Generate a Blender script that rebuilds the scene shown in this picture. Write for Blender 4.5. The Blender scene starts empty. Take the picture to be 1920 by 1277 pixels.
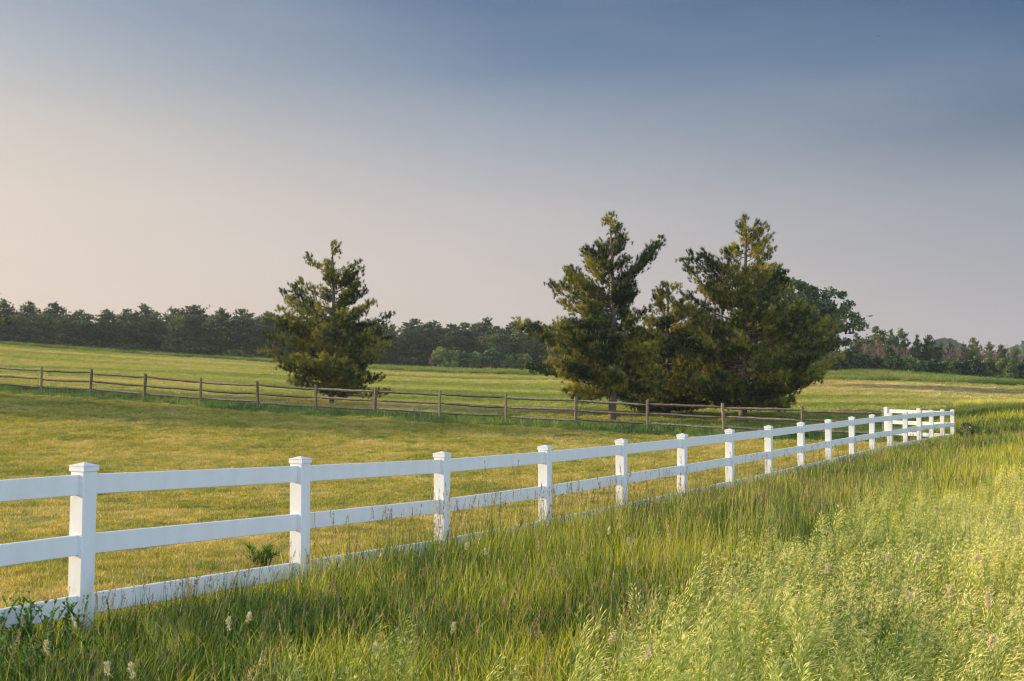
import bpy, math, random
import numpy as np
from mathutils import Vector
R = math.radians
random.seed(7)
rng = np.random.default_rng(7)
sc = bpy.context.scene
COL = sc.collection

# ------------------------------------------------------------------ camera, sky, sun, exposure
F = 2343.0                 # focal length in pixels of the 1920 wide photograph
PITCH = R(2.5)
EYE = 1.70
cd = bpy.data.cameras.new('camera'); cam = bpy.data.objects.new('camera', cd); COL.objects.link(cam)
cd.sensor_width = 36; cd.lens = 36 * F / 1920; cd.clip_start = .05; cd.clip_end = 6000
cam.location = (0, 0, EYE); cam.rotation_euler = (math.pi / 2 + PITCH, 0, 0)
sc.camera = cam
SUN_EL, SUN_DIR = R(17), np.array([-.987, .16])   # horizontal direction towards the sun
SUN_DIR = SUN_DIR / np.linalg.norm(SUN_DIR)
S3 = Vector((SUN_DIR[0] * math.cos(SUN_EL), SUN_DIR[1] * math.cos(SUN_EL), math.sin(SUN_EL)))
ld = bpy.data.lights.new('sun', 'SUN'); sun = bpy.data.objects.new('sun', ld); COL.objects.link(sun)
ld.energy = 5.0; ld.angle = R(.6); ld.color = (1.0, .79, .52)
sun.rotation_euler = S3.to_track_quat('Z', 'Y').to_euler()

def N(t, typ, **kw):
    n = t.nodes.new(typ)
    for k, v in kw.items(): setattr(n, k, v)
    return n
def lin(c): return tuple((v / 12.92 if v <= .04045 else ((v + .055) / 1.055) ** 2.4) for v in [x / 255 for x in c]) + (1,)

w = bpy.data.worlds.new('World'); sc.world = w; w.use_nodes = True
wt = w.node_tree; wt.nodes.clear(); L = wt.links.new
sky = N(wt, 'ShaderNodeTexSky', sky_type='NISHITA', sun_disc=False, sun_elevation=SUN_EL,
        sun_rotation=math.atan2(SUN_DIR[0], SUN_DIR[1]), dust_density=3, air_density=1.0)
tc = N(wt, 'ShaderNodeTexCoord'); sx = N(wt, 'ShaderNodeSeparateXYZ'); L(tc.outputs['Generated'], sx.inputs[0])
def ramp(t, stops, interp='B_SPLINE'):
    r = N(t, 'ShaderNodeValToRGB'); cr = r.color_ramp; cr.interpolation = interp
    while len(cr.elements) < len(stops): cr.elements.new(.5)
    for e, (p, c) in zip(cr.elements, stops): e.position = p; e.color = c if len(c) == 4 else lin(c)
    return r
def mrange(t, src, a, b, c=0, d=1):
    m = N(t, 'ShaderNodeMapRange'); m.inputs[1].default_value = a; m.inputs[2].default_value = b
    m.inputs[3].default_value = c; m.inputs[4].default_value = d; t.links.new(src, m.inputs[0]); return m.outputs[0]
el = mrange(wt, sx.outputs['Z'], -.02, .52)
def stop(z, c): return (min(1, (z + .02) / .54), tuple(v * SKY_GAIN for v in lin(c)[:3]) + (1,))
SKY_GAIN = .685
sky_left = ramp(wt, [stop(0, (228, 208, 194)), stop(.083, (228, 211, 198)), stop(.15, (226, 211, 196)), stop(.198, (214, 204, 193)), stop(.2525, (184, 188, 193)), stop(.30, (156, 168, 184)), stop(.5, (120, 140, 168))], 'LINEAR')
sky_mid = ramp(wt, [stop(0, (212, 200, 194)), stop(.083, (208, 198, 192)), stop(.15, (194, 189, 189)), stop(.198, (164, 171, 182)), stop(.2525, (112, 135, 162)), stop(.30, (84, 113, 149)), stop(.5, (70, 98, 142))], 'LINEAR')
sky_right = ramp(wt, [stop(0, (184, 180, 184)), stop(.083, (175, 174, 180)), stop(.15, (154, 160, 171)), stop(.198, (112, 128, 149)), stop(.2525, (74, 107, 141)), stop(.30, (58, 93, 131)), stop(.5, (55, 88, 135))], 'LINEAR')
for r_ in (sky_left, sky_mid, sky_right): L(el, r_.inputs[0])
az = N(wt, 'ShaderNodeVectorMath', operation='DOT_PRODUCT'); L(tc.outputs['Generated'], az.inputs[0])
az.inputs[1].default_value = (.97, .24, .05)
def mixc(f, a, b):
    m = N(wt, 'ShaderNodeMix', data_type='RGBA'); L(f, m.inputs[0]); L(a, m.inputs[6]); L(b, m.inputs[7]); return m
m1 = mixc(mrange(wt, az.outputs['Value'], -.14, .235), sky_left.outputs[0], sky_mid.outputs[0])
mx = mixc(mrange(wt, az.outputs['Value'], .235, .60), m1.outputs[2], sky_right.outputs[0])
# thin veils of high cloud, only just brighter than the sky
mp = N(wt, 'ShaderNodeMapping'); mp.inputs['Scale'].default_value = (1.2, 1.2, 5.5); mp.inputs['Rotation'].default_value = (.1, .25, 0); L(tc.outputs['Generated'], mp.inputs[0])
nz = N(wt, 'ShaderNodeTexNoise'); nz.inputs['Scale'].default_value = 2.2; nz.inputs['Detail'].default_value = 8; L(mp.outputs[0], nz.inputs[0])
veil = mrange(wt, nz.outputs[0], .42, .75, 0, .09)
mv = N(wt, 'ShaderNodeMix', data_type='RGBA'); L(veil, mv.inputs[0]); L(mx.outputs[2], mv.inputs[6]); mv.inputs[7].default_value = lin((214, 206, 208))
# unseen sky behind and right of camera, brightened as blue fill for shaded rails
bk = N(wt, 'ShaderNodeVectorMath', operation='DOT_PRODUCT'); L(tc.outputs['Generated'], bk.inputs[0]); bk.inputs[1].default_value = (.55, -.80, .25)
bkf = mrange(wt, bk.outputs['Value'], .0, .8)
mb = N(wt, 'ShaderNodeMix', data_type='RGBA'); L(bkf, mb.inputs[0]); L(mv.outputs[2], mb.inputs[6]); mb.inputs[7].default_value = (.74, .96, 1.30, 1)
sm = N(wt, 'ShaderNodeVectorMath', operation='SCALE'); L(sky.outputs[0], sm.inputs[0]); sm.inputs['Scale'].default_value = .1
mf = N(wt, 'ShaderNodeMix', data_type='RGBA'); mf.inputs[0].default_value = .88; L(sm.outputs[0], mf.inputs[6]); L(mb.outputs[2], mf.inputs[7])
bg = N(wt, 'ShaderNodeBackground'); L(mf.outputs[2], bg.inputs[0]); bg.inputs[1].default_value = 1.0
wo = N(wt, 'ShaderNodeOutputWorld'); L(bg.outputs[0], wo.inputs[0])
vs = sc.view_settings; vs.view_transform = 'Standard'; vs.look = 'None'; vs.exposure = 0.55; vs.gamma = 1
cy = sc.cycles; cy.max_bounces = 6; cy.transmission_bounces = 4; cy.transparent_max_bounces = 8; cy.volume_bounces = 0; cy.use_denoising = True; cy.denoising_prefilter = 'ACCURATE'; cy.denoising_input_passes = 'RGB_ALBEDO_NORMAL'; cy.filter_width = 1.2; cy.use_adaptive_sampling = False

# ------------------------------------------------------------------ helpers
def at(px, py, Y):
    """world point seen at pixel (px, py) of the 1920 photo, Y metres ahead"""
    u = (px - 960) / F; v = (638.5 - py) / F
    dy = math.cos(PITCH) - v * math.sin(PITCH); dz = math.sin(PITCH) + v * math.cos(PITCH)
    return np.array([u / dy * Y, Y, EYE + dz / dy * Y])

class MB:
    def __init__(s): s.v = []; s.f = []; s.m = []; s.r = []; s.n = 0
    def add(s, V, Fc, m=0, r=0.):
        V = np.asarray(V, float); s.v.append(V)
        for f in Fc: s.f.append(tuple(i + s.n for i in f)); s.m.append(m)
        s.r.append(np.full(len(V), r)); s.n += len(V)
    def box(s, x0, y0, z0, x1, y1, z1, m=0):
        V = [(x, y, z) for z in (z0, z1) for x, y in ((x0, y0), (x1, y0), (x1, y1), (x0, y1))]
        s.add(V, [(3, 2, 1, 0), (4, 5, 6, 7), (0, 1, 5, 4), (1, 2, 6, 5), (2, 3, 7, 6), (3, 0, 4, 7)], m)
    def tube(s, P, rad, k=6, m=0, r=0., cap=True):
        P = np.asarray(P, float); n = len(P)
        rad = np.full(n, rad) if np.isscalar(rad) else np.asarray(rad)
        T = np.gradient(P, axis=0); T /= np.linalg.norm(T, axis=1)[:, None] + 1e-9
        up = np.array([0, 0, 1.]) if abs(T[0][2]) < .9 else np.array([1., 0, 0])
        A = np.cross(T, up); A /= np.linalg.norm(A, axis=1)[:, None] + 1e-9; B = np.cross(T, A)
        an = np.arange(k) * 2 * math.pi / k
        V = (P[:, None, :] + rad[:, None, None] * (A[:, None, :] * np.cos(an)[None, :, None] + B[:, None, :] * np.sin(an)[None, :, None])).reshape(-1, 3)
        Fc = [(i * k + j, i * k + (j + 1) % k, (i + 1) * k + (j + 1) % k, (i + 1) * k + j) for i in range(n - 1) for j in range(k)]
        if cap: Fc += [tuple(range(k))[::-1], tuple((n - 1) * k + j for j in range(k))]
        s.add(V, Fc, m, r)
    def mesh(s, name, mats, smooth=False):
        me = bpy.data.meshes.new(name)
        V = np.concatenate(s.v); me.from_pydata(V.tolist(), [], s.f)
        for mm in mats: me.materials.append(mm)
        me.polygons.foreach_set('material_index', s.m)
        a = me.attributes.new('rnd', 'FLOAT', 'POINT'); a.data.foreach_set('value', np.concatenate(s.r))
        if smooth: me.polygons.foreach_set('use_smooth', [True] * len(s.f))
        me.update(); return me
    def build(s, name, mats, parent=None, smooth=False):
        if not isinstance(mats, (list, tuple)): mats = [mats]
        return link(name, s.mesh(name, mats, smooth), parent)
def link(name, me, parent=None):
    o = bpy.data.objects.new(name, me); COL.objects.link(o); o.parent = parent; return o
def trimesh(name, V, tris, rnd, mats, midx=None):
    """fast triangle mesh from arrays"""
    me = bpy.data.meshes.new(name); nt = len(tris)
    me.vertices.add(len(V)); me.vertices.foreach_set('co', np.asarray(V, np.float32).ravel())
    me.loops.add(nt * 3); me.loops.foreach_set('vertex_index', np.asarray(tris, np.int32).ravel())
    me.polygons.add(nt); me.polygons.foreach_set('loop_start', np.arange(nt, dtype=np.int32) * 3)
    for mm in mats: me.materials.append(mm)
    if midx is not None: me.polygons.foreach_set('material_index', np.asarray(midx, np.int32))
    a = me.attributes.new('rnd', 'FLOAT', 'POINT'); a.data.foreach_set('value', np.asarray(rnd, np.float32))
    me.update(calc_edges=True); return me
def tag(o, label=None, cat=None, group=None, kind=None):
    if label: o['label'] = label
    if cat: o['category'] = cat
    if group: o['group'] = group
    if kind: o['kind'] = kind
    return o
def empty(name, loc, rz=0):
    o = bpy.data.objects.new(name, None); COL.objects.link(o); o.location = loc; o.rotation_euler.z = rz; o.empty_display_size = .3
    return o
KIDS = {}
def copy_tree(o, parent=None):
    c = o.copy(); COL.objects.link(c)
    if parent: c.parent = parent
    for ch in list(o.children): copy_tree(ch, c)
    return c

# ------------------------------------------------------------------ materials
def mat_base(name):
    m = bpy.data.materials.new(name); m.use_nodes = True; t = m.node_tree; t.nodes.clear()
    return m, t, N(t, 'ShaderNodeOutputMaterial')
def noise(t, vec, scale, detail=3, rough=.5, dist=0):
    n = N(t, 'ShaderNodeTexNoise'); n.inputs['Scale'].default_value = scale; n.inputs['Detail'].default_value = detail
    n.inputs['Roughness'].default_value = rough; n.inputs['Distortion'].default_value = dist
    if vec: t.links.new(vec, n.inputs[0])
    return n.outputs[0]
def cmix(t, fac, a, b, blend='MIX'):
    m = N(t, 'ShaderNodeMix', data_type='RGBA', blend_type=blend)
    for i, x in ((0, fac), (6, a), (7, b)):
        if hasattr(x, 'is_output') or hasattr(x, 'links'): t.links.new(x, m.inputs[i])
        else: m.inputs[i].default_value = x if i == 0 or len(x) == 4 else tuple(x) + (1,)
    return m.outputs[2]
def gpos(t, sc_=(1, 1, 1), rot=0):
    g = N(t, 'ShaderNodeNewGeometry'); mp = N(t, 'ShaderNodeMapping'); mp.inputs['Scale'].default_value = sc_; mp.inputs['Rotation'].default_value = (0, 0, rot)
    t.links.new(g.outputs['Position'], mp.inputs[0]); return mp.outputs[0]
def leaf_mat(name, cols, big=.12, trans=.35, stretch=(1, 1, 1), rot=0, var=.5, gloss=.04, contrast=(.38, .62), fine=1.3, famp=.3):
    """foliage or grass: a large scale world noise picks between colours, each leaf varies a little"""
    m, t, out = mat_base(name)
    a = noise(t, gpos(t, stretch, rot), big, 5, .6)
    r = ramp(t, [(i / (len(cols) - 1), tuple(c) + (1,)) for i, c in enumerate(cols)], 'LINEAR')
    at_ = N(t, 'ShaderNodeAttribute', attribute_name='rnd'); oi = N(t, 'ShaderNodeObjectInfo')
    s = N(t, 'ShaderNodeMath', operation='MULTIPLY_ADD'); t.links.new(at_.outputs['Fac'], s.inputs[0]); s.inputs[1].default_value = var; s.inputs[2].default_value = -var / 2
    s2 = N(t, 'ShaderNodeMath', operation='MULTIPLY_ADD'); t.links.new(oi.outputs['Random'], s2.inputs[0]); s2.inputs[1].default_value = .2; t.links.new(s.outputs[0], s2.inputs[2])
    a2 = noise(t, gpos(t), fine, 4, .65); s4 = N(t, 'ShaderNodeMath', operation='ADD'); t.links.new(mrange(t, a, *contrast), s4.inputs[0]); t.links.new(mrange(t, a2, .3, .7, -famp, famp), s4.inputs[1])
    s3 = N(t, 'ShaderNodeMath', operation='ADD'); t.links.new(s4.outputs[0], s3.inputs[0]); t.links.new(s2.outputs[0], s3.inputs[1])
    t.links.new(s3.outputs[0], r.inputs[0])
    br = mrange(t, at_.outputs['Fac'], 0, 1, .78, 1.22)
    v = N(t, 'ShaderNodeVectorMath', operation='SCALE'); t.links.new(r.outputs[0], v.inputs[0]); t.links.new(br, v.inputs['Scale'])
    d = N(t, 'ShaderNodeBsdfDiffuse'); tr = N(t, 'ShaderNodeBsdfTranslucent'); t.links.new(v.outputs[0], d.inputs[0])
    tcol = cmix(t, 1.0, v.outputs[0], (1.25, 1.15, .55), 'MULTIPLY'); t.links.new(tcol, tr.inputs[0])
    mm = N(t, 'ShaderNodeMixShader'); mm.inputs[0].default_value = trans; t.links.new(d.outputs[0], mm.inputs[1]); t.links.new(tr.outputs[0], mm.inputs[2])
    gl = N(t, 'ShaderNodeBsdfGlossy'); gl.inputs['Roughness'].default_value = .5; gl.inputs[0].default_value = (1, 1, 1, 1)
    m2 = N(t, 'ShaderNodeMixShader'); m2.inputs[0].default_value = gloss; t.links.new(mm.outputs[0], m2.inputs[1]); t.links.new(gl.outputs[0], m2.inputs[2])
    t.links.new(m2.outputs[0], out.inputs[0]); return m
M = {}
M['lawn'] = leaf_mat('lawn_grass', [(.17, .22, .022), (.35, .34, .045), (.54, .43, .075), (.70, .55, .22)], .35, .35, contrast=(.30, .76), fine=2.6, famp=.42)
M['strip'] = leaf_mat('fence_line_grass', [(.035, .09, .014), (.08, .17, .024), (.17, .26, .04)], .3, .4)
M['field'] = leaf_mat('field_grass', [(.15, .25, .035), (.26, .33, .05), (.42, .42, .10), (.58, .50, .20)], .09, .4, (.25, 1, 1), R(-12), contrast=(.36, .66))
M['verge'] = leaf_mat('verge_grass', [(.10, .18, .04), (.18, .27, .05), (.32, .35, .09)], .2, .4)
M['tall'] = leaf_mat('tall_grass', [(.045, .10, .008), (.145, .22, .014), (.50, .49, .038)], .25, .32, var=1.0)
M['poa'] = leaf_mat('grass_seed_heads', [(.28, .17, .07), (.40, .27, .11), (.50, .40, .17)], .3, .35)
M['bromeleaf'] = leaf_mat('brome_leaf', [(.10, .20, .018), (.23, .35, .03), (.42, .50, .06)], .3, .32)
M['brome'] = leaf_mat('brome_spikelet', [(.42, .49, .15), (.70, .69, .25), (.90, .84, .40)], .5, .35, var=.8)
M['orchard'] = leaf_mat('orchard_seed_head', [(.55, .47, .25), (.74, .65, .36)], .8, .2)
M['needle'] = leaf_mat('pine_needles', [(.018, .045, .011), (.066, .100, .019), (.34, .31, .042)], .45, .2, gloss=.015, fine=2.2, famp=.4)
M['candle'] = leaf_mat('pine_candle', [(.20, .17, .08), (.26, .22, .10)], 1, .2)
M['farneedle'] = leaf_mat('far_pine_needles', [(.028, .065, .028), (.055, .10, .036), (.15, .19, .06)], .12, .2)
M['oak'] = leaf_mat('oak_leaves', [(.05, .09, .025), (.085, .13, .035), (.13, .17, .045)], .3, .3)
M['bush'] = leaf_mat('bush_leaves', [(.06, .12, .03), (.11, .18, .04), (.19, .25, .06)], .15, .35)
M['darkbush'] = leaf_mat('dark_bush_leaves', [(.025, .06, .015), (.042, .09, .02), (.07, .13, .027)], .15, .3)
M['purple'] = leaf_mat('purple_bush_leaves', [(.12, .07, .08), (.18, .12, .11)], .15, .3)
M['weed'] = leaf_mat('weed_leaves', [(.09, .19, .03), (.15, .28, .045), (.26, .38, .07)], 2, .3)
def bark_mat(name, c0, c1):
    m, t, out = mat_base(name); p = N(t, 'ShaderNodeBsdfPrincipled')
    tc_ = N(t, 'ShaderNodeTexCoord'); mp = N(t, 'ShaderNodeMapping'); mp.inputs['Scale'].default_value = (1, 1, .25); t.links.new(tc_.outputs['Object'], mp.inputs[0])
    a = noise(t, mp.outputs[0], 22, 6, .65); c = cmix(t, mrange(t, a, .35, .65), c0, c1)
    t.links.new(c, p.inputs['Base Color']); p.inputs['Roughness'].default_value = .9
    b = N(t, 'ShaderNodeBump'); b.inputs['Strength'].default_value = .8; b.inputs['Distance'].default_value = .02; t.links.new(a, b.inputs['Height']); t.links.new(b.outputs[0], p.inputs['Normal'])
    t.links.new(p.outputs[0], out.inputs[0]); return m
M['bark'] = bark_mat('pine_bark', (.07, .05, .038), (.20, .145, .11))
M['greybark'] = bark_mat('grey_bark', (.10, .085, .075), (.26, .22, .19))
M['bare'] = bark_mat('bare_twigs', (.13, .095, .07), (.24, .18, .13))
def wood_mat():
    m, t, out = mat_base('weathered_wood'); p = N(t, 'ShaderNodeBsdfPrincipled')
    g = N(t, 'ShaderNodeAttribute', attribute_name='rnd')
    tc_ = N(t, 'ShaderNodeTexCoord'); mp = N(t, 'ShaderNodeMapping'); mp.inputs['Scale'].default_value = (1.2, 14, 14); t.links.new(tc_.outputs['Object'], mp.inputs[0])
    a = noise(t, mp.outputs[0], 2.2, 6, .7, .6)
    c = ramp(t, [(0, (.04, .028, .018, 1)), (.4, (.11, .082, .055, 1)), (.7, (.24, .18, .125, 1)), (1, (.42, .34, .25, 1))], 'LINEAR')
    s = N(t, 'ShaderNodeMath', operation='MULTIPLY_ADD'); t.links.new(g.outputs['Fac'], s.inputs[0]); s.inputs[1].default_value = .35; t.links.new(mrange(t, a, .3, .7, -.1, .75), s.inputs[2])
    t.links.new(s.outputs[0], c.inputs[0]); t.links.new(c.outputs[0], p.inputs['Base Color']); p.inputs['Roughness'].default_value = .85
    b = N(t, 'ShaderNodeBump'); b.inputs['Strength'].default_value = .7; b.inputs['Distance'].default_value = .015; t.links.new(a, b.inputs['Height']); t.links.new(b.outputs[0], p.inputs['Normal'])
    t.links.new(p.outputs[0], out.inputs[0]); return m
M['wood'] = wood_mat()
def vinyl_mat():
    m, t, out = mat_base('white_vinyl'); p = N(t, 'ShaderNodeBsdfPrincipled')
    tc_ = N(t, 'ShaderNodeTexCoord')
    mp = N(t, 'ShaderNodeMapping'); mp.inputs['Scale'].default_value = (1, 1, .35); t.links.new(tc_.outputs['Object'], mp.inputs[0])
    a = noise(t, mp.outputs[0], 5, 5, .6)
    c = cmix(t, mrange(t, a, .45, .8, 0, .5), (.77, .77, .76), (.62, .60, .55))
    fine = noise(t, tc_.outputs['Object'], 60, 2)
    c = cmix(t, mrange(t, fine, .62, .80, 0, .1), c, (.50, .46, .38))
    g3 = gpos(t, (1, 1, .3)); sp = N(t, 'ShaderNodeSeparateXYZ'); t.links.new(tc_.outputs['Object'], sp.inputs[0])
    low = mrange(t, sp.outputs['Z'], -.62, -1.15); st = N(t, 'ShaderNodeMath', operation='MULTIPLY'); t.links.new(low, st.inputs[0]); t.links.new(mrange(t, noise(t, g3, 14, 5, .7), .42, .68, 0, .75), st.inputs[1])
    c = cmix(t, st.outputs[0], c, (.34, .33, .20))
    t.links.new(c, p.inputs['Base Color']); p.inputs['Roughness'].default_value = .38
    b = N(t, 'ShaderNodeBump'); b.inputs['Strength'].default_value = .12; b.inputs['Distance'].default_value = .004
    mp2 = N(t, 'ShaderNodeMapping'); mp2.inputs['Scale'].default_value = (1, .02, 1); t.links.new(tc_.outputs['Object'], mp2.inputs[0])
    t.links.new(noise(t, mp2.outputs[0], 45, 2), b.inputs['Height']); t.links.new(b.outputs[0], p.inputs['Normal'])
    t.links.new(p.outputs[0], out.inputs[0]); return m
M['vinyl'] = vinyl_mat()
def ground_mat():
    m, t, out = mat_base('meadow_ground'); p = N(t, 'ShaderNodeBsdfPrincipled'); g = gpos(t)
    a = noise(t, gpos(t, (.25, 1, 1), R(-12)), .09, 5, .6); b_ = noise(t, g, .8, 6, .65); c_ = noise(t, g, 9, 5, .7)
    c = ramp(t, [(0, (.10, .17, .025, 1)), (.35, (.20, .24, .04, 1)), (.65, (.31, .30, .08, 1)), (1, (.44, .38, .15, 1))], 'LINEAR')
    s = N(t, 'ShaderNodeMath', operation='MULTIPLY_ADD'); t.links.new(b_, s.inputs[0]); s.inputs[1].default_value = .5; t.links.new(mrange(t, a, .36, .66, -.2, .7), s.inputs[2])
    t.links.new(s.outputs[0], c.inputs[0])
    col = cmix(t, mrange(t, c_, .45, .75, 0, .5), c.outputs[0], (.09, .085, .03))
    # bare tan soil band where the mown field meets the verge
    t.links.new(col, p.inputs['Base Color']); p.inputs['Roughness'].default_value = .95; p.inputs['Specular IOR Level'].default_value = .1
    bp = N(t, 'ShaderNodeBump'); bp.inputs['Strength'].default_value = 1; bp.inputs['Distance'].default_value = .12; t.links.new(c_, bp.inputs['Height']); t.links.new(bp.outputs[0], p.inputs['Normal'])
    t.links.new(p.outputs[0], out.inputs[0]); return m
M['ground'] = ground_mat()

# ------------------------------------------------------------------ fence lines
WX = [158, 563, 829, 1022, 1165, 1279, 1368, 1441, 1501.6, 1553, 1597, 1635, 1668, 1697, 1723, 1746, 1766.6, 1785.6]
WY = [870, 858, 848.5, 836, 824, 814, 805, 798.5, 792, 786.7, 781.7, 777.5, 774.8, 772, 770, 768.8, 767.8, 768]
WP = 2.44 * math.cos(math.atan(1208.8 / F))         # depth step per post
W = [at(x, y, WP * (n + 1 + 2.984)) for n, (x, y) in enumerate(zip(WX, WY))]      # post tops
d0 = (W[5] - W[0]) / 5; W = [W[0] - 2 * d0 * [1, 1, .0], W[0] - d0 * [1, 1, .3]] + W
PH = 1.22
SX = [78, 172, 273, 377, 482, 592, 705, 825, 948.7, 1080, 1214, 1354.5, 1504, 1656]
SY = [689, 693, 701, 709, 715, 722, 727, 732, 738, 743.8, 750, 755.9, 761.7, 766]
S = [at(x, y, 1.07 * (57.157 - n)) for n, (x, y) in enumerate(zip(SX, SY))]
S = [S[0] + (S[0] - S[2]) / 2 * k for k in (3, 2, 1)] + S
SH = 1.25
corner = at(1661, 763.5, S[-1][1] - .28)
FA = np.array(W[2][:2]); FB = np.array(W[-1][:2]); FD = (FB - FA) / np.linalg.norm(FB - FA); FN = np.array([FD[1], -FD[0]])
def sdist(X, Y): return (X - FA[0]) * FN[0] + (Y - FA[1]) * FN[1]
wa = np.array([s[0] for s in S]); wb = np.array([s[1] for s in S])
def wdist(X, Y): return Y - np.interp(X, wa, wb, left=None, right=None) - np.where(X < wa[0], (wa[0] - X) * .37, 0) + np.where(X > wa[-1], (X - wa[-1]) * .37, 0)

# ------------------------------------------------------------------ terrain
C = []
for p in W: C.append((p[0], p[1], p[2] - PH))
for p in S: C.append((p[0], p[1], p[2] - SH))
C.append((corner[0], corner[1], corner[2] - PH))
C += [(0, 0, 0), (-4, 2, 0), (4, 3, .02), (7, 9, .05), (9, 18, .08), (0, -20, 0), (-30, -20, 0), (30, -20, .2), (14, 30, .06), (25, 30, .3),
      (-14, 8, .05), (-40, 30, 1.3), (-90, 60, 3.6), (-110, 190, 13), (40, 60, 1.2), (60, 110, 2.2), (95, 160, 4), (50, 20, .6)]
for q in [(0, 645, 190), (200, 659, 190), (330, 668, 190), (470, 676, 188), (600, 684, 186), (740, 691, 183), (870, 696, 180), (1000, 699, 178), (1200, 702, 170), (1400, 702, 160),
          (-150, 694, 95), (100, 694, 95), (100, 669, 140), (450, 716, 95), (450, 692, 140), (870, 734, 95), (870, 713, 140), (1150, 742, 95), (1200, 716, 140), (1400, 742, 90), (1420, 716, 130),
          (1900, 790, 50), (1890, 762, 66), (1820, 760, 72), (1600, 757, 72), (1600, 733, 98), (1650, 719, 120), (1800, 727, 115), (1920, 741, 108),
          (1560, 702, 146), (1640, 700, 146), (1750, 708, 146), (1850, 716, 146), (1920, 724, 144), (1640, 698, 160), (1920, 721, 160)]:
    C.append(tuple(at(*q)))
for X_, Y_, Z_ in [(-120, 260, 13), (0, 260, 9), (110, 260, 5), (0, 380, 8), (-200, 380, 12), (220, 380, 7), (-250, 120, 9), (200, 90, 3), (-250, -20, 3), (220, -20, 2)]:
    C.append((X_, Y_, Z_))
C = np.array(C)
def phi(r2): return np.where(r2 > 0, r2 * np.log(np.maximum(r2, 1e-9)), 0) * 1e-3
n_ = len(C); D2 = ((C[:, None, :2] - C[None, :, :2]) ** 2).sum(-1)
Am = np.zeros((n_ + 3, n_ + 3)); Am[:n_, :n_] = phi(D2) + np.eye(n_) * .006
Am[:n_, n_] = 1; Am[:n_, n_ + 1:] = C[:, :2] / 100; Am[n_:, :n_] = Am[:n_, n_:].T
Wt = np.linalg.solve(Am, np.r_[C[:, 2], 0, 0, 0])
def H(X, Y):
    X = np.asarray(X, float); Y = np.asarray(Y, float); sh = X.shape; X = X.ravel(); Y = Y.ravel(); out = np.empty(len(X))
    for i in range(0, len(X), 20000):
        x = X[i:i + 20000]; y = Y[i:i + 20000]
        z = phi((x[:, None] - C[None, :, 0]) ** 2 + (y[:, None] - C[None, :, 1]) ** 2) @ Wt[:n_] + Wt[n_] + Wt[n_ + 1] * x / 100 + Wt[n_ + 2] * y / 100
        r = np.hypot(x, y - 100); k = np.clip((r - 240) / 120, 0, 1); k = k * k * (3 - 2 * k)
        out[i:i + 20000] = np.clip(z, -3, 16) * (1 - k) + 6 * k
    return out.reshape(sh)
def H1(x, y): return float(H(np.array([x]), np.array([y]))[0])
def axis(lo, hi, far): 
    a = np.arange(lo, hi + .01, 1.0); l = lo - np.cumsum(np.geomspace(1.5, far, 26)); h = hi + np.cumsum(np.geomspace(1.5, far, 26))
    return np.r_[l[::-1], a, h]
gx = axis(-50, 50, 125); gy = axis(-8, 110, 125)
GX, GY = np.meshgrid(gx, gy); GZ = H(GX, GY)
me = bpy.data.meshes.new('ground'); nx, ny = len(gx), len(gy)
ii = (np.arange(ny - 1)[:, None] * nx + np.arange(nx - 1)[None, :]).ravel()
me.from_pydata(np.c_[GX.ravel(), GY.ravel(), GZ.ravel()].tolist(), [], np.c_[ii, ii + 1, ii + nx + 1, ii + nx].tolist())
me.polygons.foreach_set('use_smooth', [True] * len(me.polygons)); me.materials.append(M['ground'])
ground = tag(link('ground', me), 'rolling meadow ground under the grass', kind='structure')
GB = (gx[0], gx[-1], gy[0], gy[-1])

# ------------------------------------------------------------------ white vinyl fence
def bevel_profile(b, hx, hz):
    return [(-hx + b, -hz), (hx - b, -hz), (hx, -hz + b), (hx, hz - b), (hx - b, hz), (-hx + b, hz), (-hx, hz - b), (-hx, -hz + b)]
def white_rail(parent, p, q, zoff):
    """hollow-section rail, from post p to post q (tops), zoff below the tops"""
    a = np.array(p) - [0, 0, zoff]; b = np.array(q) - [0, 0, zoff]; d = b - a; Lh = np.linalg.norm(d)
    mb = MB(); prof = bevel_profile(.005, .019, .070); V = []
    for y in (.045, Lh - .045): V += [(x, y, z) for x, z in prof]
    k = len(prof); mb.add(V, [(j, (j + 1) % k, k + (j + 1) % k, k + j) for j in range(k)] + [tuple(range(k))[::-1], tuple(range(k, 2 * k))])
    o = mb.build('rail', M['vinyl'], parent); o.location = a - np.array(parent.location)
    o.rotation_euler = (math.atan2(d[2], math.hypot(d[0], d[1])), 0, math.atan2(-d[0], d[1])); return o
def post_mesh():
    mb = MB(); h = .0635; b = .006
    prof = [(-h + b, -h), (h - b, -h), (h, -h + b), (h, h - b), (h - b, h), (-h + b, h), (-h, h - b), (-h, -h + b)]
    V = [(x, y, z) for z in (-PH - .25, -.045) for x, y in prof]; k = 8
    mb.add(V, [(j, (j + 1) % k, k + (j + 1) % k, k + j) for j in range(k)] + [tuple(range(k, 2 * k))]); pm = mb.mesh('post', [M['vinyl']])
    mb = MB(); h2 = h + .006; V = []
    for hh, z in ((h2, -.047), (h2, -.014), (h2 + .003, -.012), (h2 + .003, -.008)): V += [(-hh, -hh, z), (hh, -hh, z), (hh, hh, z), (-hh, hh, z)]
    V += [(0, 0, .014)]; Fc = [(4 * i + j, 4 * i + (j + 1) % 4, 4 * i + 4 + (j + 1) % 4, 4 * i + 4 + j) for i in range(3) for j in range(4)] + [(12 + j, 12 + (j + 1) % 4, 16) for j in range(4)] + [(3, 2, 1, 0)]
    mb.add(V, Fc); return pm, mb.mesh('post_cap', [M['vinyl']])
PM, CM = post_mesh()
RZ = (.14, .55, .96)
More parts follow.
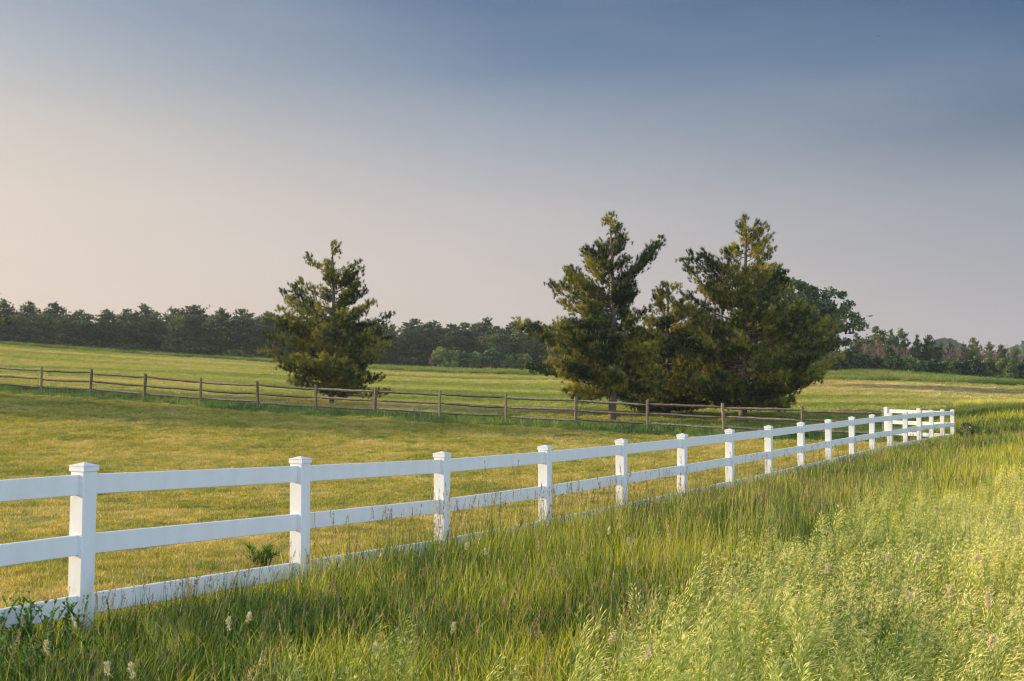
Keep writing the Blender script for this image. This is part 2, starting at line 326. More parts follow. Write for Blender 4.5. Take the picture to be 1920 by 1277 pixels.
def white_fence(pts, label, ang, lean=None, rails=RZ, skip_last=False):
    root = empty('white_fence', (pts[0][0], pts[0][1], pts[0][2] - PH)); tag(root, label, 'fence', 'white vinyl fences')
    L0 = np.array(root.location)
    for i, p in enumerate(pts):
        if skip_last and i == len(pts) - 1: continue
        o = link('post', PM, root); o.location = np.array(p) - L0; o.rotation_euler = (0, 0 if not lean else lean.get(i, random.uniform(-.004, .004)), ang)
        c = link('post_cap', CM, o)
    for i in range(len(pts) - 1):
        for z in rails: white_rail(root, pts[i], pts[i + 1], z)
    return root
white_fence(W, 'long white three-rail vinyl fence crossing the picture from the near left to the far right', math.atan2(-FD[0], FD[1]), {2: R(.8)})
E18 = W[-1]; mid = (corner + E18) / 2; mid[2] = (corner[2] + E18[2]) / 2
cdv = E18 - corner
white_fence([corner, mid, E18], 'short white return fence joining the split-rail fence corner to the end of the long one', math.atan2(-cdv[0], cdv[1]), skip_last=True)

# ------------------------------------------------------------------ split rail fence
def split_fence():
    root = empty('split_rail_fence', (S[0][0], S[0][1], S[0][2] - SH)); tag(root, 'weathered grey-brown split-rail fence with three rough rails running behind the mown paddock', 'fence')
    L0 = np.array(root.location); r_ = random.Random(4)
    for i, p in enumerate(S):
        mb = MB(); w = .062; n = 7; k = 6; base = np.array([(math.cos(a) * w * r_.uniform(.85, 1.15) * 1.1, math.sin(a) * w * r_.uniform(.85, 1.1)) for a in np.arange(k) * 2 * math.pi / k])
        V = []; zs = np.linspace(-SH - .3, 0, n)
        for z in zs:
            o = (r_.uniform(-.004, .004), r_.uniform(-.004, .004)); V += [(x + o[0], y + o[1], z + (r_.uniform(-.02, .02) if z > -.01 else 0)) for x, y in base]
        mb.add(V, [(q * k + j, q * k + (j + 1) % k, (q + 1) * k + (j + 1) % k, (q + 1) * k + j) for q in range(n - 1) for j in range(k)] + [tuple((n - 1) * k + j for j in range(k))], 0, r_.random())
        o = mb.build('post', M['wood'], root); o.location = np.array(p) - L0; o.rotation_euler = (r_.uniform(-.03, .03), r_.uniform(-.045, .045), r_.uniform(0, 3))
    for i in range(len(S) - 1):
        a, b = np.array(S[i]), np.array(S[i + 1])
        for z in (.17, .56, .95):
            if i >= len(S) - 2 and z > .9: pass
            mb = MB(); n = 9; Pn = []
            off0, off1 = r_.uniform(-.03, .03), r_.uniform(-.03, .03); sag = r_.uniform(-.005, .022)
            for j in range(n):
                t = j / (n - 1); q = a * (1 - t) + b * t; q[2] += -z + off0 * (1 - t) + off1 * t - sag * 4 * t * (1 - t) + r_.uniform(-.012, .012); q[1] += r_.uniform(-.012, .012)
                Pn.append(q - a)
            rad = [.022] + [r_.uniform(.050, .064) for _ in range(n - 2)] + [.022]
            mb.tube(Pn, rad, 5, 0, r_.random())
            o = mb.build('rail', M['wood'], root); o.location = a - L0
    return root
split_fence()

# ------------------------------------------------------------------ pines
def unit(v): return v / (np.linalg.norm(v, axis=-1, keepdims=True) + 1e-9)
def tufts(P, A, n, ln, wd, spread, g):
    """needle triangles: n per tuft around points P along axes A"""
    m = len(P); Pn = np.repeat(P, n, 0); An = np.repeat(A, n, 0); q = g.normal(size=(m * n, 3)); q = unit(np.cross(An, q))
    s = g.uniform(.15, 1, (m * n, 1)) * spread; d = unit(An + q * s); l = ln * g.uniform(.7, 1.15, (m * n, 1))
    b = Pn - An * ln * g.uniform(0, 1.0, (m * n, 1)); side = unit(np.cross(d, g.normal(size=(m * n, 3)))) * wd / 2
    V = np.stack([b - side, b + side, b + d * l], 1).reshape(-1, 3); T = np.arange(m * n * 3).reshape(-1, 3)
    r = np.repeat(np.repeat(g.random(m), n), 3); return V, T, r
def pine(h, prof, seed, nb, needle=(42, .15, .014), clear=.1, sub=1.0, step=1.0, trunk_r=.16, arms=(), mat='needle', candles=True, lean=(0, 0), subn=7, bare_to=0., spread=1.9):
    """white pine. prof: (height fraction, reach to -x, reach to +x) of the crown outline; returns trunk mesh, crown mesh"""
    g = np.random.default_rng(seed); pr = np.array(prof); tr = MB()
    n = 14; zs = np.linspace(-.3, h * .99, n); wob = np.cumsum(g.normal(0, .03, (n, 2)), 0) * h / 9
    ax = np.c_[wob + np.outer(zs / h, lean), zs]
    tr.tube(ax, trunk_r * (1 - np.clip(zs / h, 0, 1)) ** .8 + .012, 8)
    def trunk_at(z): return np.array([np.interp(z, zs, ax[:, 0]), np.interp(z, zs, ax[:, 1]), z])
    TP, TA, CP, TR = [], [], [], []
    ht = []
    cum = np.linspace(pr[0, 0], 1, 200); wgt = np.interp(cum, pr[:, 0], (pr[:, 1] + pr[:, 2]) / 2) + h * .045
    cdf = np.cumsum(wgt); cdf /= cdf[-1]
    for i in range(nb):
        t = float(np.interp((i + g.random()) / nb, cdf, cum)); ph = g.uniform(0, 2 * math.pi)
        lf, rt = np.interp(t, pr[:, 0], pr[:, 1]), np.interp(t, pr[:, 0], pr[:, 2])
        c = math.cos(ph); k = (1 + c) / 2; k = k * k * (3 - 2 * k); r = (lf * (1 - k) + rt * k) * (g.uniform(.62, 1.06) if g.random() < .75 else g.uniform(.35, .7))
        r *= 1 + .20 * math.sin(t * 23 + 2.1 * ph + seed) + .10 * math.sin(t * 41 - 3 * ph + seed); r = max(r - .13, .12)
        if math.sin(t * 31 + 1.7 * ph + seed * 2) > .82: continue
        ht.append((t, ph, r, None))
    for a in arms: ht.append(a)
    for t, ph, r, rise in ht:
        bough = g.random(); up = .10 + .75 * t ** 1.5 if rise is None else rise
        zt = t * h; zb = max(zt - r * up, clear * h); zb = min(zb, h * .97)
        B = trunk_at(zb); dirh = np.array([math.cos(ph), math.sin(ph), 0]); m = 7; ss = np.linspace(0, 1, m); e = g.normal(0, .03 * r, (m, 3)); e[0] = 0; e = np.cumsum(e, 0) * .5
        P = B + np.outer(ss * r, dirh); P[:, 2] += (zt - zb) * ss ** 1.5 - .05 * r * np.sin(ss * math.pi) ; P += e
        r0 = min(.012 + r * .011, trunk_r * .6)
        tr.tube(P, r0 * (1 - ss) + .005, 4, cap=False)
        ns = max(4, int(subn * (r ** .75) * sub + 2)); s0 = bare_to if t < .25 else .25
        for j in range(ns):
            s = s0 + (1 - s0) * ((j + g.random() * .8) / ns) ** .8; s = min(s, 1.); Q = np.array([np.interp(s, ss, P[:, q]) for q in range(3)])
            sg = 1 if j % 2 else -1; a2 = ph + sg * g.uniform(.35, 1.05) * (1 - .3 * s); ls = min((.16 + .36 * (1 - s) ** .6 * r ** .8) * g.uniform(.6, 1.2), 1.4)
            if s > .93: a2 = ph + g.uniform(-.3, .3)
            dd = unit(np.array([math.cos(a2), math.sin(a2), g.uniform(.1, .6) + .6 * t])); E = Q + dd * ls; E[2] += .1 * ls
            tr.tube(np.array([Q, (Q + E) / 2 - [0, 0, .03 * ls], E]), [.010, .008, .005], 3, cap=False)
            # a brush of short upturned twigs round the end, each ending in a burst of needles
            nt = max(3, int(step * (1.9 + 4.0 * ls))); cs = needle[1] * (.6 + .8 * ls)
            pts = E + g.normal(0, 1, (nt, 3)) * [cs, cs, cs * .7] - dd * g.uniform(0, .75, (nt, 1)) * ls
            aa = unit(dd * .8 + np.array([0, 0, .75]) + g.normal(0, .45, pts.shape)); TP.append(pts); TA.append(aa); TR.append(np.clip(bough + g.normal(0, .28, nt), 0, 1))
            if candles and g.random() < .4: CP.append(pts[0] + aa[0] * needle[1] * .7)
    # leader
    zl = np.linspace(h * .93, h, 6); TP.append(np.c_[np.interp(zl, zs, ax[:, 0]), np.interp(zl, zs, ax[:, 1]), zl]); TA.append(unit(g.normal(0, .3, (6, 3)) + [0, 0, 1])); TR.append(np.full(6, .5))
    P = np.concatenate(TP); A = np.concatenate(TA)
    V, T, r = tufts(P, A, needle[0], needle[1], needle[2], spread, g); r = np.repeat(np.repeat(np.concatenate(TR), needle[0]), 3); mi = np.zeros(len(T), int); mats = [M[mat]]
    if candles and CP:
        CPa = np.array(CP); k = len(CPa); u = np.tile([0, 0, 1.], (k, 1)) + g.normal(0, .12, (k, 3)); V2, T2, r2 = tufts(CPa, u, 4, .16, .016, .12, g)
        V = np.r_[V, V2]; T = np.r_[T, T2 + len(V) - len(V2)]; r = np.r_[r, r2]; mi = np.r_[mi, np.ones(len(T2), int)]; mats.append(M['candle'])
    return tr.mesh('trunk', [M['bark']], True), trimesh('crown', V, T, r, mats, mi)
def place_tree(name, meshes, loc, label, cat, group=None, s=1.0, rz=0, names=('trunk', 'crown')):
    root = empty(name, loc, rz); tag(root, label, cat, group); root.scale = (s, s, s) if np.isscalar(s) else s
    for nm, me in zip(names, meshes):
        if me is not None: link(nm, me, root)
    return root
def prof_from_px(x0, ybase, ytop, Y, rows):
    """outline measured in the photo as (pixel row, left, right) turned to metres at distance Y"""
    k = Y / F; Hh = (ybase - ytop) * k
    return Hh, sorted([((ybase - y) / (ybase - ytop), max(0, (x0 - l)) * k, max(0, (rr - x0)) * k) for y, l, rr in rows])
def stand(px, Y, dz=0):
    X = (px - 960) / F * Y; return (X, Y, H1(X, Y) + dz)
def tree_px(px, ytop, Y):
    """ground row in the photo under a tree at px, Y"""
    X = (px - 960) / F * Y; z = H1(X, Y); return 740.8 - (z - EYE) / Y * F
yb = tree_px(620, 450, 63.5)
hA, pA = prof_from_px(620, yb, 450, 63.5, [(450, 610, 630), (463, 586, 640), (486, 545, 680), (519, 528, 682), (551, 524, 672), (568, 542, 722), (584, 498, 726), (607, 464, 738), (634, 484, 734), (673, 484, 752), (700, 508, 734), (726, 560, 720), (745, 590, 650)])
ylw = (620 - 960) / F * 63.5
treeA = place_tree('pine_tree', pine(hA, pA, 11, 150, subn=12, trunk_r=.15, clear=.07, arms=[(.50, math.pi * .98, 3.2, .25), (.55, .1, 2.8, .5)]), stand(620, 63.5, -.05),
                   'bushy white pine standing alone behind the split-rail fence left of the picture centre', 'pine tree', 'white pines behind the split-rail fence')
yb = tree_px(1147, 398, 55.5)
hB, pB = prof_from_px(1147, yb, 397, 55.5, [(397, 1138, 1156), (408, 1098, 1160), (440, 1080, 1176), (464, 1054, 1190), (500, 1048, 1200), (526, 1024, 1200), (570, 1015, 1218), (613, 986, 1235), (657, 976, 1250), (683, 970, 1262), (708, 996, 1250), (730, 1032, 1240), (752, 1080, 1200)])
treeB = place_tree('pine_tree', pine(hB, pB, 23, 162, subn=13, trunk_r=.17, clear=.14, bare_to=.35, arms=[(.885, .05, 2.25, .95), (.84, -.2, 1.9, .9), (.80, .3, 1.7, .8), (.86, .35, 2.0, .95), (.45, math.pi, 4.0, .15), (.28, math.pi * .95, 3.9, .1)]), stand(1147, 55.5, -.05),
                   'tall white pine with clear lower trunk and a long arm reaching up right', 'pine tree', 'white pines behind the split-rail fence')
yb = tree_px(1385, 402, 57)
hC, pC = prof_from_px(1392, yb, 402, 57, [(402, 1404, 1424), (415, 1370, 1420), (440, 1336, 1448), (464, 1330, 1466), (478, 1296, 1480), (515, 1258, 1480), (545, 1256, 1505), (580, 1268, 1545), (617, 1268, 1580), (640, 1262, 1588), (672, 1235, 1580), (708, 1225, 1562), (738, 1250, 1535), (765, 1310, 1480)])
treeC = place_tree('pine_tree', pine(hC, pC, 37, 180, subn=13, trunk_r=.19, clear=.08, bare_to=.2, lean=(.35, 0), arms=[(.83, math.pi, 2.1, .9), (.78, math.pi * .95, 2.9, .7), (.80, math.pi * 1.06, 2.6, .8), (.40, .2, 4.1, .4), (.5, 0, 3.9, .5)]), stand(1392, 57, -.05),
                   'broadest white pine with a pointed top, beside the end of the split-rail fence', 'pine tree', 'white pines behind the split-rail fence')
yb = tree_px(1250, 530, 60)
hD, pD = prof_from_px(1250, yb, 528, 60, [(526, 1238, 1268), (548, 1214, 1300), (580, 1185, 1325), (620, 1165, 1345), (670, 1150, 1360), (720, 1140, 1365), (765, 1165, 1340)])
treeD = place_tree('pine_tree', pine(hD, pD, 53, 130, subn=12, trunk_r=.14, clear=.06), stand(1250, 60, -.05),
                   'dark low pine filling the gap between the two taller pines', 'pine tree', 'white pines behind the split-rail fence')

# ------------------------------------------------------------------ broadleaf trees and bushes
def leafy(rx, rz, zc, seed, nclump, nleaf, leaf, cl, mat, trunk=None, barkm='greybark', limbs=9, inner=.55, bottom=-.75, flat=.75):
    g = np.random.default_rng(seed); d = unit(g.normal(size=(nclump, 3))); d[:, 2] = np.where(d[:, 2] < bottom, -d[:, 2], d[:, 2])
    rad = g.uniform(inner, 1.0, (nclump, 1)) ** .6; lump = 1 + .12 * np.sin(d[:, :1] * 5 + seed) + .1 * np.sin(d[:, 1:2] * 7 + seed)
    Cn = d * rad * lump * [rx, rx, rz] + [0, 0, zc]
    Pn = np.repeat(Cn, nleaf, 0); q = unit(g.normal(size=Pn.shape)) * g.random((len(Pn), 1)) ** .4 * cl * np.repeat(g.uniform(.6, 1.3, (nclump, 1)), nleaf, 0); q[:, 2] *= flat
    Pn = Pn + q; a = unit(g.normal(size=Pn.shape) + unit(q) * .6); b = unit(np.cross(a, g.normal(size=Pn.shape))); l = leaf * g.uniform(.6, 1.3, (len(Pn), 1))
    V = np.stack([Pn - b * l * .5, Pn + a * l * .5 , Pn + b * l * .5, Pn - a * l * .5], 1).reshape(-1, 3); i = np.arange(len(Pn))[:, None] * 4
    T = np.concatenate([i + [0, 1, 2], i + [0, 2, 3]], 1).reshape(-1, 3); r = np.repeat(np.repeat(g.random(nclump), nleaf), 4)
    cr = trimesh('crown', V, T, r, [M[mat]]); tr = MB(); h0 = zc - rz * .5
    r0 = trunk or rx * .06; tr.tube([(0, 0, -.3), (.02, 0, h0 * .5), (0, .03, max(h0, .3))], [r0 * 1.3, r0, r0 * .8], 8)
    for k in range(limbs):
        e = Cn[g.integers(nclump)]; s = np.array([0, 0, max(h0, .3) * g.uniform(.6, 1)]); m_ = (s + e) / 2 + [0, 0, .1 * rz]; tr.tube([s, m_, e], [r0 * .5, r0 * .3, r0 * .1], 5, cap=False)
    return tr.mesh('trunk', [M[barkm]], True), cr
yb = tree_px(1505, 525, 112); Hh = (yb - 524) / F * 112
oak = place_tree('oak_tree', leafy(5.3, Hh * .46, Hh * .54, 3, 420, 130, .24, .62, 'oak', .4, limbs=26, inner=.25, bottom=-.7), stand(1478, 112, -.05),
                 'large dome-shaped broadleaf tree far behind the right-hand pines', 'broadleaf tree')
ordn = ['first', 'second', 'third', 'fourth', 'fifth', 'sixth', 'seventh', 'eighth', 'ninth', 'tenth', 'eleventh', 'twelfth', 'thirteenth', 'fourteenth']
def where(px):
    if px < 30: return 'cut by the left picture edge' if px > -30 else 'beyond the left picture edge'
    k = int(np.argmin([abs(px - s) for s in SX])); d = (px - SX[k]) / 115
    return ('well left of' if d < -.3 else 'just left of' if d < -.1 else 'straight above' if d < .1 else 'just right of' if d < .3 else 'well right of') + ' the %s split-rail post' % ordn[k]
def far_pine_meshes(seed, slim=1., hh=9.):
    g = random.Random(seed); rows = []
    for t, b in ((.03, .85), (.15, 1), (.35, 1.02), (.5, .95), (.65, .82), (.78, .64), (.88, .44), (.95, .26), (1.0, .06)):
        rows.append((t, b * 3.1 * slim * g.uniform(.8, 1.15), b * 3.1 * slim * g.uniform(.8, 1.15)))
    return pine(hh, rows, seed, 125, needle=(11, .36, .11), sub=.75, step=.9, trunk_r=.14, mat='farneedle', candles=False, subn=5, clear=.02)
FP = [far_pine_meshes(100 + i, [1, 1.1, .9, 1, .8, 1.05, .95][i]) for i in range(7)]
used = {}
def uniq(lab):
    used[lab] = used.get(lab, 0) + 1; return lab
g = random.Random(5)
topx = [-200, -60, 0, 40, 80, 130, 200, 330, 480, 560, 740, 800, 860, 960, 1000, 1200, 1600]; topy = [556, 562, 568, 572, 568, 579, 577, 576, 576, 586, 606, 602, 596, 600, 606, 612, 640]
cnt = 0
def row(name, Y, xs, dtop, group, fmt, prot, wid=1.):
    global cnt
    for px in xs:
        Yj = Y + g.uniform(-4, 4); X = (px - 960) / F * Yj; z = H1(X, Yj); base = 740.8 - (z - EYE) / Yj * F
        yt = np.interp(px, topx, topy) + dtop + g.uniform(-7, 9); hh = (base - yt) / F * Yj; k = g.randrange(len(prot)); s = hh / 9.
        place_tree(name, prot[k], (X, Yj, z - .1), uniq(fmt % where(px)), 'pine tree', group, (s * wid * g.uniform(.9, 1.15) * 1.05, s * wid, s), g.uniform(0, 6.28)); cnt += 1
kinds = [0]
row('far_pine', 196, [x + g.uniform(-8, 8) for x in np.arange(-100, 1560, 43)], 9, 'pines in the front row of the distant wood', 'pine of the distant wood front row, %s', FP, 1.55)
row('far_pine', 207, [x + g.uniform(-8, 8) for x in np.arange(-80, 1560, 45)], -1, 'pines in the back row of the distant wood', 'pine top behind the distant wood front row, %s', FP, 1.5)
# the depth of the wood behind the two rows: one mass nobody could count
Vw, Tw, rw = [], [], []; off = 0
for i in range(210):
    px = g.uniform(-350, 1600); Yj = g.uniform(214, 262); X = (px - 960) / F * Yj; z = H1(X, Yj); base = 740.8 - (z - EYE) / Yj * F
    hh = (base - (np.interp(px, topx, topy) + g.uniform(-9, 4))) / F * Yj; cr = FP[i % 7][1]
    v = np.empty(len(cr.vertices) * 3, np.float32); cr.vertices.foreach_get('co', v); v = v.reshape(-1, 3); tt = np.empty(len(cr.loops), np.int32); cr.loops.foreach_get('vertex_index', tt)
    v = v[:len(v) // 6 * 3]; tt = tt[:len(v)]    # every second tuft is enough at this distance
    Vw.append(v * [hh / 7, hh / 7, hh / 9] + [X, Yj, z]); Tw.append(tt.reshape(-1, 3) + off); rw.append(np.full(len(v), g.random())); off += len(v)
tag(link('distant_woods', trimesh('distant_woods', np.concatenate(Vw), np.concatenate(Tw), np.concatenate(rw), [M['farneedle']])), 'depth of the distant pine wood behind its front rows', 'woods', kind='stuff')

BU = {'bush': [leafy(2.1, 1.9, 1.9, 60 + i, 60, 60, .34, .55, 'bush', limbs=4) for i in range(3)],
      'darkbush': [leafy(2.1, 2.0, 2.0, 70 + i, 65, 60, .34, .55, 'darkbush', limbs=4) for i in range(3)],
      'purple': [leafy(1.5, 1.9, 1.9, 80, 40, 50, .3, .5, 'purple', limbs=4)]}
def bush(kind, px, ytop, Y, wpx, label, group):
    X = (px - 960) / F * Y; z = H1(X, Y); base = 740.8 - (z - EYE) / Y * F; hh = (base - ytop) / F * Y; sw = wpx / F * Y / 4.4
    place_tree('bush', BU[kind][g.randrange(len(BU[kind]))], (X, Y, z - .1), label, 'bush', group, (sw, sw, hh / 4), g.uniform(0, 6.28))
GB1 = 'bushes at the foot of the distant wood'
for kd, px, yt, wp, lab in [('purple', 812, 660, 16, 'purplish bush at the left end of the pale green bushes under the wood'), ('bush', 826, 649, 30, 'tallest pale green bush at the foot of the distant wood'),
                            ('bush', 849, 655, 32, 'yellow-green bush just right of the tallest pale bush under the wood'), ('darkbush', 870, 661, 30, 'dull green bush between two paler bushes under the wood'),
                            ('bush', 893, 657, 30, 'rounded mid green bush under the wood, left of the blue-green one'), ('darkbush', 920, 656, 36, 'blue-green bush in the middle of the bushes under the wood'),
                            ('bush', 952, 664, 26, 'small bush under the wood close left of the tall pine'), ('bush', 982, 662, 30, 'bright bush seen under the left arms of the tall pine'),
                            ('darkbush', 230, 650, 24, 'low dark bush at the field edge under the left part of the wood'), ('darkbush', 465, 664, 26, 'low dark bush at the field edge left of the lone pine')]:
    bush(kd, px, yt, 187, wp, lab, GB1)

# right-hand wood edge: pines and bare trees over green bushes
def bare_tree(seed):
    g2 = np.random.default_rng(seed); tr = MB(); br = MB(); tr.tube([(0, 0, -.3), (.1, 0, 3), (0, .1, 6.2)], [.12, .08, .03], 6)
    for i in range(46):
        z = g2.uniform(1.2, 5.6); a = g2.uniform(0, 6.28); l = g2.uniform(1, 2.4) * (1.15 - z / 8); P0 = np.array([0, 0, z]); d = np.array([math.cos(a), math.sin(a), g2.uniform(.4, 1.2)])
        P1 = P0 + d * l * .5; P2 = P0 + d * l * .9 + [0, 0, .3]; br.tube([P0, P1, P2], [.045, .03, .015], 3, cap=False)
        for j in range(7):
            q = P0 + (P2 - P0) * g2.uniform(.3, 1); e = q + unit(d + g2.normal(0, .6, 3)) * g2.uniform(.4, 1.0); br.tube([q, e], [.022, .010], 3, cap=False)
    return tr.mesh('trunk', [M['bare']]), br.mesh('branches', [M['bare']])
BT = [bare_tree(i) for i in (1, 2, 3)]
GP2 = 'pines in the wood edge at the right'
for px, yt, sl in [(1568, 640, .5), (1608, 622, .45), (1646, 610, .8), (1670, 618, .55), (1692, 617, .62), (1718, 627, .45), (1740, 626, .6), (1765, 642, .5), (1783, 640, .4), (1808, 643, .45), (1828, 631, .55), (1856, 642, .6), (1878, 644, .55), (1902, 650, .6), (1930, 652, .7), (1585, 650, .5)]:
    Yj = 158 + g.uniform(-3, 5); X = (px - 960) / F * Yj; z = H1(X, Yj); base = 740.8 - (z - EYE) / Yj * F; hh = (base - yt) / F * Yj; s = hh / 9
    lab = {1608: 'slim pale pointed conifer beside the big round tree, right', 1646: 'tallest dark-topped pine in the wood edge at the right', 1828: 'pine standing above its neighbours in front of the small far hill gap'}.get(px)
    lab = lab or 'dark-topped pine in the right-hand wood, %s' % (where(px) if px < 1700 else {1718: 'over the near end of the white return fence', 1740: 'above the white return fence middle', 1765: 'just left of the white fence end', 1783: 'straight over the white fence end', 1808: 'over the dark shrub by the fence end', 1856: 'second along to the right of the tall single pine', 1878: 'third along to the right of the tall single pine', 1902: 'last full one before the picture edge', 1930: 'cut by the picture edge'}[px])
    place_tree('pine_tree', FP[g.randrange(7)], (X, Yj, z - .1), lab, 'pine tree', GP2, (s * sl * 1.5, s * sl * 1.5, s), g.uniform(0, 6.28))
for i, (px, yt) in enumerate([(1572, 660), (1626, 642), (1648, 638), (1682, 648), (1700, 652), (1780, 652), (1800, 655), (1845, 655), (1868, 660), (1890, 663), (1915, 665)]):
    Yj = 153 + g.uniform(-2, 3); X = (px - 960) / F * Yj; z = H1(X, Yj); base = 740.8 - (z - EYE) / Yj * F; s = (base - yt) / F * Yj / 6.4
    place_tree('bare_tree', BT[i % 3], (X, Yj, z - .1), ['bare brown tree at the foot of the big round tree', 'left one of two pinkish bare trees under the tallest far pine', 'right one of two pinkish bare trees under the tallest far pine', 'brown bare tree right of the tallest far pine',
        'thin brown bare tree over the return fence', 'pale bare tree above the end post of the white fence', 'bare tree left of the single tall far pine', 'bare tree right of the single tall far pine', 'grey-brown bare tree over the bright field edge', 'bare tree second from the right picture edge', 'bare tree at the right picture edge'][i], 'bare tree', 'bare trees in the wood edge at the right', s, g.uniform(0, 6.28), ('trunk', 'branches'))
names = ['at the left end under the big round tree', 'under the slim pale conifer', 'left of the two pinkish bare trees', 'under the two pinkish bare trees', 'above the corner of the split-rail and white fences', 'over the middle of the white return fence', 'left of the white fence end', 'above the white fence end',
         'above the dark shrub by the fence end', 'below the single tall far pine', 'right of the single tall far pine', 'above the yellow grass mound', 'next to last at the right edge', 'largest at the right edge']
for i, px in enumerate([1562, 1590, 1618, 1645, 1672, 1698, 1725, 1752, 1778, 1804, 1830, 1858, 1886, 1914]):
    kd = 'bush' if i in (5, 6, 8, 11, 12) else 'darkbush'; yt = np.interp(px, [1560, 1700, 1920], [662, 668, 678]) + g.uniform(-6, 6)
    bush(kd, px, yt, 149 + g.uniform(-1.5, 1.5), g.uniform(34, 46), '%s bush of the right-hand wood, %s' % ('mid green' if kd == 'bush' else 'dark green', names[i]), 'bushes of the right-hand wood edge')
# shrub where the white fence ends, weeds by the near fence
def bush_at(X, Y, rx, hz, mat, seed, label, name='shrub', leaf=.07, n=70, cat='shrub'):
    place_tree(name, leafy(rx, hz / 2, hz / 2, seed, n, 60, leaf, rx * .25, mat, trunk=.03, limbs=8), (X, Y, H1(X, Y) - .02), label, cat)
xs = (1815 - 960) / F * 42
bush_at(xs, 42, .42, .7, 'bush', 91, 'low dark shrub in the tall grass just past the white fence end')
bush_at(xs + 1.0, 42.6, .35, .5, 'bush', 92, 'smaller dark shrub in the grass right of the one by the fence end')

# trees standing out of frame on the left: the nearest one's branch tip enters the picture
HL, PL = 10.5, [(.03, 3.2, 3.2), (.2, 4.2, 4.2), (.45, 4.0, 4.0), (.7, 2.9, 2.9), (.85, 1.9, 1.9), (1, .2, .2)]
big = pine(HL, PL, 77, 150, needle=(12, .2, .03), clear=.05, candles=False)
LX = -.4097 * 66 - .85
treeL = place_tree('pine_tree', big, (LX - 4.0, 66, H1(LX - 4, 66) - .05), 'pine just outside the left picture edge, only a branch tip in view', 'pine tree')
for k, (X, Y, s) in enumerate([(-46, 56, 1.3), (-56, 56.5, 1.65), (-64, 59.5, 1.9), (-73, 57, 2.0)]):
    place_tree('pine_tree', big, (X, Y, H1(X, Y) - .05), 'tall pine outside the left picture edge that shades the paddock', 'pine tree', 'pines out of view at the left', s, k * 1.7)

# ------------------------------------------------------------------ hills
def hill(x0, Y, top, half, seed, name, label):
    c = at(x0, top, Y); wx = half / F * Y; n = 120; xs_ = np.linspace(-wx, wx, n); ys_ = np.linspace(-wx * .8, wx * .8, 90); XX, YY = np.meshgrid(xs_, ys_)
    hgt = (c[2] - 2) * np.maximum(0, 1 - (XX / wx) ** 2) * np.maximum(0, 1 - (YY / (wx * .8)) ** 2) ** .8; g2 = np.random.default_rng(seed)
    hgt = hgt + g2.uniform(0, 3.5, hgt.shape) * (hgt > 3)
    mb = MB(); ii = (np.arange(89)[:, None] * n + np.arange(n - 1)[None, :]).ravel()
    mb.add(np.c_[(XX + c[0] + g2.uniform(-1.5, 1.5, XX.shape)).ravel(), (YY + Y).ravel(), (hgt + 2).ravel()], np.c_[ii, ii + 1, ii + n + 1, ii + n].tolist())
    tag(mb.build(name, M['hill']), label, kind='structure')
M['hill'] = leaf_mat('hill_forest', [(.05, .085, .03), (.08, .12, .04), (.12, .15, .05)], .05, .1)
hill(1772, 480, 649, 75, 1, 'hills', 'small rounded wooded hill far behind the right-hand wood edge')
hill(2010, 560, 630, 190, 2, 'hills', 'larger wooded hill rising at the right picture edge')

# ------------------------------------------------------------------ grass: tuft meshes scattered by geometry nodes
def blade(mb, base, az_, ln, wd, bend, m=0, seg=4, lean=.15, r=.5, tw=0.):
    d = np.array([math.cos(az_), math.sin(az_), 0]); side = np.array([-math.sin(az_ + tw), math.cos(az_ + tw), 0]) * wd / 2; V = []; 
    for i in range(seg + 1):
        t = i / seg; a = lean + bend * t * t; p = np.array(base) + d * ln * (math.sin(lean) * t + math.sin(bend) * t * t * .8) ; p = p + np.array([0, 0, ln * t * (1 - .38 * min(bend, 1.6) * t)])
        w_ = 1 - t ** 2.2
        if i < seg: V += [p - side * w_, p + side * w_]
        else: V += [p]
    Fc = [(2 * i, 2 * i + 1, 2 * i + 3, 2 * i + 2) for i in range(seg - 1)] + [(2 * seg - 2, 2 * seg - 1, 2 * seg)]
    mb.add(V, Fc, m, r)
def stemline(mb, base, az_, ln, bend, rad, m, r=.5, n=5):
    d = np.array([math.cos(az_), math.sin(az_), 0]); P = []
    for i in range(n):
        t = i / (n - 1); P.append(np.array(base) + d * ln * bend * t ** 2.4 + np.array([0, 0, ln * (t - .25 * bend * t ** 3)]))
    P = np.array(P); mb.tube(P, np.linspace(rad, rad * .5, n), 3, m, r, cap=False); return P
def spike(mb, p, d, l, w, m, r):
    d = unit(np.array(d, float)); a = unit(np.cross(d, [.3, .2, .9])) * w / 2; b = unit(np.cross(d, a)) * w / 2; c = np.array(p) + d * l * .45
    mb.add([p, c + a, c + b, c - a, c - b, np.array(p) + d * l], [(0, 1, 2), (0, 2, 3), (0, 3, 4), (0, 4, 1), (5, 2, 1), (5, 3, 2), (5, 4, 3), (5, 1, 4)], m, r)
rr = random.Random(12)
def lawn_tuft(n=150, rad=.19, h0=.03, h1=.075, wd=.0045, far=False):
    mb = MB()
    for i in range(n):
        a = rr.uniform(0, 6.28); q = rad * math.sqrt(rr.random()); blade(mb, (q * math.cos(a), q * math.sin(a), -.005), rr.uniform(0, 6.28), rr.uniform(h0, h1), wd * rr.uniform(.7, 1.3), rr.uniform(.2, 1.2), 0, 2, rr.uniform(0, .6), rr.random(), rr.uniform(-1, 1))
    return mb
